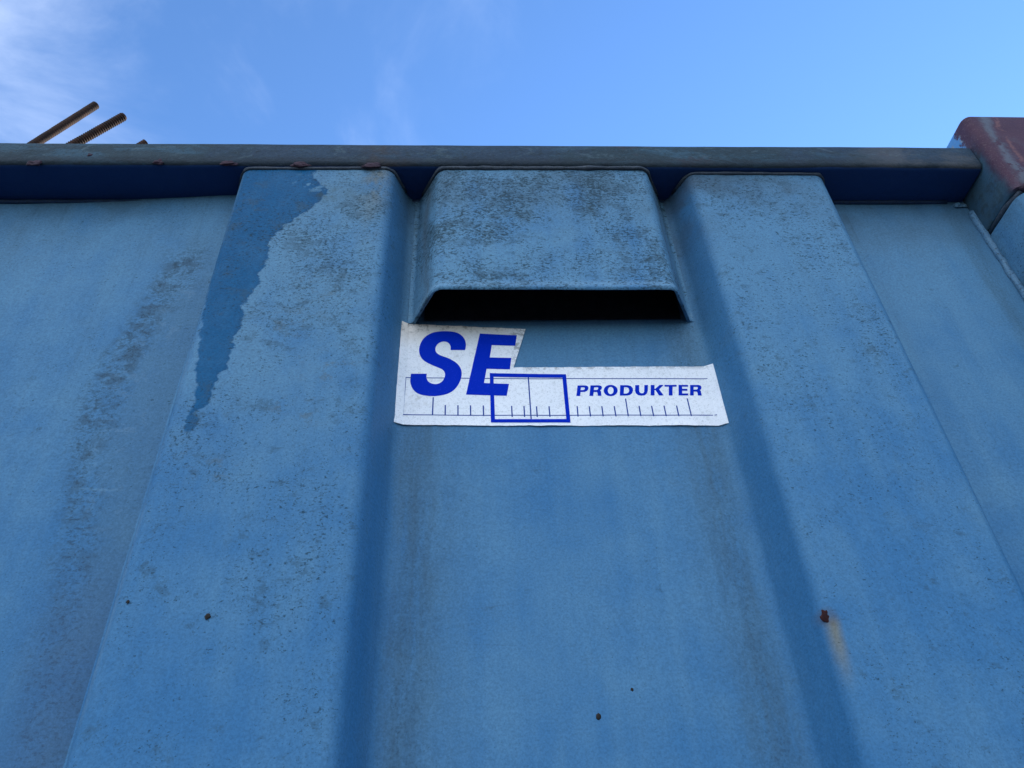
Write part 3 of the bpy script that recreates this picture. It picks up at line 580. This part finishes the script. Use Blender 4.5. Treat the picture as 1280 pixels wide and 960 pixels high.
for k in range(5): bpart('cross_beam', XL+.3+k*.95, XL+.38+k*.95, .052, 2.278, .181, .236)
# rust pit and dark flecks on the sheets
def fleck(x, y, z, r, mat, parent, seed, asp=1.2): return blob('rust_spot', (x, y, z), r, r*.25, r*asp, mat, parent, seed, .5, 3)
ribs = [o for o in box.children if o.name.startswith('rib')]
panels = [o for o in box.children if o.name.startswith('wall_panel')]
fleck(.3785, -.0598, 1.6655, .0078, M['rust'], ribs[5], 2.2, 1.15)
fleck(-.2793, -.0700, 1.6793, .0026, M['dark_spot'], ribs[4], 5.2)
fleck(-.3652, -.0700, 1.6973, .0015, M['dark_spot'], ribs[4], 7.2)
fleck(.12705, -.0004, 1.58697, .0024, M['dark_spot'], panels[4], 9.9, 1.5)
fleck(.16668, -.0004, 1.61386, .0016, M['dark_spot'], panels[4], 3.9)

# ------------------------------------------------------------------ sticker
mid_rib_prof = []
def wall_y(x, z):
    """front of the wall sheet in the middle trough and on the feet of the two ribs beside it"""
    y = 0.
    for t in (-.0935-x, x-.3310):                   # the stiff vinyl bridges onto the rounded foot of the rib
        if t > 0: y = -min(.0064, .020-math.sqrt(.020**2-min(t, .019)**2))
    return y+dent(x, z)-.00045*(1+mnoise.noise(Vector((x*22, 5, z*31))))
def curl(x, z):                                    # bottom edge lifting off the wall a little
    zb = STICK[5][1]+(STICK[4][1]-STICK[5][1])*(x+.108)/.455
    t = max(0, 1-(z-zb)/.010)
    return -.0016*t*t*max(0, .45+mnoise.noise(Vector((x*16, 2, 0))))
def print_mesh(name, loops, y_off, thick=0.0, step=.012, bold=0.0):
    """flat outline (outer loop, holes) in wall coordinates, laid on the wall at y_off in front of it"""
    cu = bpy.data.curves.new(name, 'CURVE'); cu.dimensions = '2D'; cu.fill_mode = 'BOTH'
    for lp in loops:
        sp = cu.splines.new('POLY'); sp.points.add(len(lp)-1); sp.use_cyclic_u = True
        for p, q in zip(sp.points, lp): p.co = (q[0], q[1], 0, 1)
    cu.offset = bold
    tmp = bpy.data.objects.new(name, cu); col.objects.link(tmp)
    dg = bpy.context.evaluated_depsgraph_get(); me = bpy.data.meshes.new_from_object(tmp.evaluated_get(dg))
    bpy.data.objects.remove(tmp); bpy.data.curves.remove(cu)
    bm = bmesh.new(); bm.from_mesh(me); bmesh.ops.remove_doubles(bm, verts=bm.verts[:], dist=1e-6)
    xs = [v.co.x for v in bm.verts]; x = min(xs)+step
    while x < max(xs):
        bmesh.ops.bisect_plane(bm, geom=bm.verts[:]+bm.edges[:]+bm.faces[:], plane_co=(x, 0, 0), plane_no=(1, 0, 0)); x += step
    zs = [v.co.y for v in bm.verts]; z = min(zs)+step
    while z < max(zs):
        bmesh.ops.bisect_plane(bm, geom=bm.verts[:]+bm.edges[:]+bm.faces[:], plane_co=(0, z, 0), plane_no=(0, 1, 0)); z += step
    for v in bm.verts:
        x, z = v.co.x, v.co.y; v.co = (x, wall_y(x, z)+curl(x, z)-y_off, z)
    bm.normal_update()
    for f in bm.faces:
        if f.normal.y > 0: f.normal_flip()
    if thick:
        r = bmesh.ops.extrude_face_region(bm, geom=bm.faces[:])
        # the extruded copy becomes the back
        for e in r['geom']:
            if isinstance(e, bmesh.types.BMVert): e.co.y += thick
        bmesh.ops.recalc_face_normals(bm, faces=bm.faces[:])
    bm.to_mesh(me); bm.free(); me.name = name
    me.polygons.foreach_set('use_smooth', [False]*len(me.polygons))
    return me
st = bpy.data.objects.new('sticker', None); col.objects.link(st); st.empty_display_size = .05
st.location = (0.12, 0, 1.967); bpy.context.view_layer.update()
tag(st, 'white step-shaped vinyl sticker with bold blue lettering and ruler print, below the vent hood', 'sticker')
def spart(name, me, mat, parent=None):
    for v in me.vertices: v.co -= st.location
    return link(name, me, mat, parent or st)
# ragged outline
def ragged(pts):
    out = []
    for a, b in zip(pts, pts[1:]+pts[:1]):
        a, b = Vector(a), Vector(b); n = int((b-a).length/.004)
        for k in range(n):
            p = a.lerp(b, k/n); w = .0007*mnoise.noise(Vector((p.x*140, p.y*140, 3)))+.0005*mnoise.noise(Vector((p.x*40, p.y*40, 3)))
            out.append((p.x+w*.6, p.y+w))
    return out
backing = spart('backing', print_mesh('backing', [ragged(STICK)], .0010, .0006), M['vinyl'])
for i, lp in enumerate(LET):
    spart('letter', print_mesh('letter', lp, .00125, bold=.00035 if i > 1 else 0), M['ink'])
spart('box_outline', print_mesh('box_outline', BOX, .00145), M['ink'])
def strip(a, b, w):
    a, b = Vector(a), Vector(b); d = (b-a).normalized(); n = Vector((-d.y, d.x))*w/2
    return [tuple(a+n-d*w/2), tuple(b+n+d*w/2), tuple(b-n+d*w/2), tuple(a-n-d*w/2)]
for a, b, w in LINES: spart('ruler_line', print_mesh('ruler_line', [strip(a, b, w*1.25)], .00115), M['line'])
for a, b, w in TICKS: spart('tick_mark', print_mesh('tick_mark', [strip(a, b, w*1.25)], .00120), M['line'])

# ------------------------------------------------------------------ reinforcing bars standing in the container
def rebar(tip, low, r, seed, label, rib=.15):
    tip, low = Vector(tip), Vector(low); d = (tip-low); d.normalize()
    foot = low+d*(-(low.z-(ZB+.012))/d.z); L = (tip-foot).length
    path, rad = [], []; s = 0
    while s < L-.40: path.append(foot+d*s); rad.append(r); s += .06
    k = 0
    while s < L:
        path.append(foot+d*s); rad.append(r*(1+rib*(1 if k % 4 in (0, 1) else -.2))); s += .0012; k += 1
    path.append(tip); rad.append(r*.97); path.append(tip+d*.001); rad.append(r*.8)
    v, f = tube(path, lambda i: rad[i], 14, .03)
    v = [Vector(q)-foot for q in v]
    me = mesh('rebar', v, f, sharp=60); o = link('rebar', me, M['rebar']); o.location = foot
    tag(o, label, 'rebar', 'rusty bars sticking up behind the rail'); return o
rebar((-.766, .032, 2.817), (-.849, .034, 2.6700), .0080, 1, 'brown rusty steel bar behind the rail, leftmost and longest of three', .025)
rebar((-.699, .032, 2.776), (-.7755, .034, 2.6700), .0078, 2, 'dark rusty bar with saw-tooth ridges, in the middle behind the rail', .13)
rebar((-.633, .032, 2.684), (-.7095, .034, 2.578), .0066, 3, 'stub of rusty bar, its tip alone just above the rail', .10)
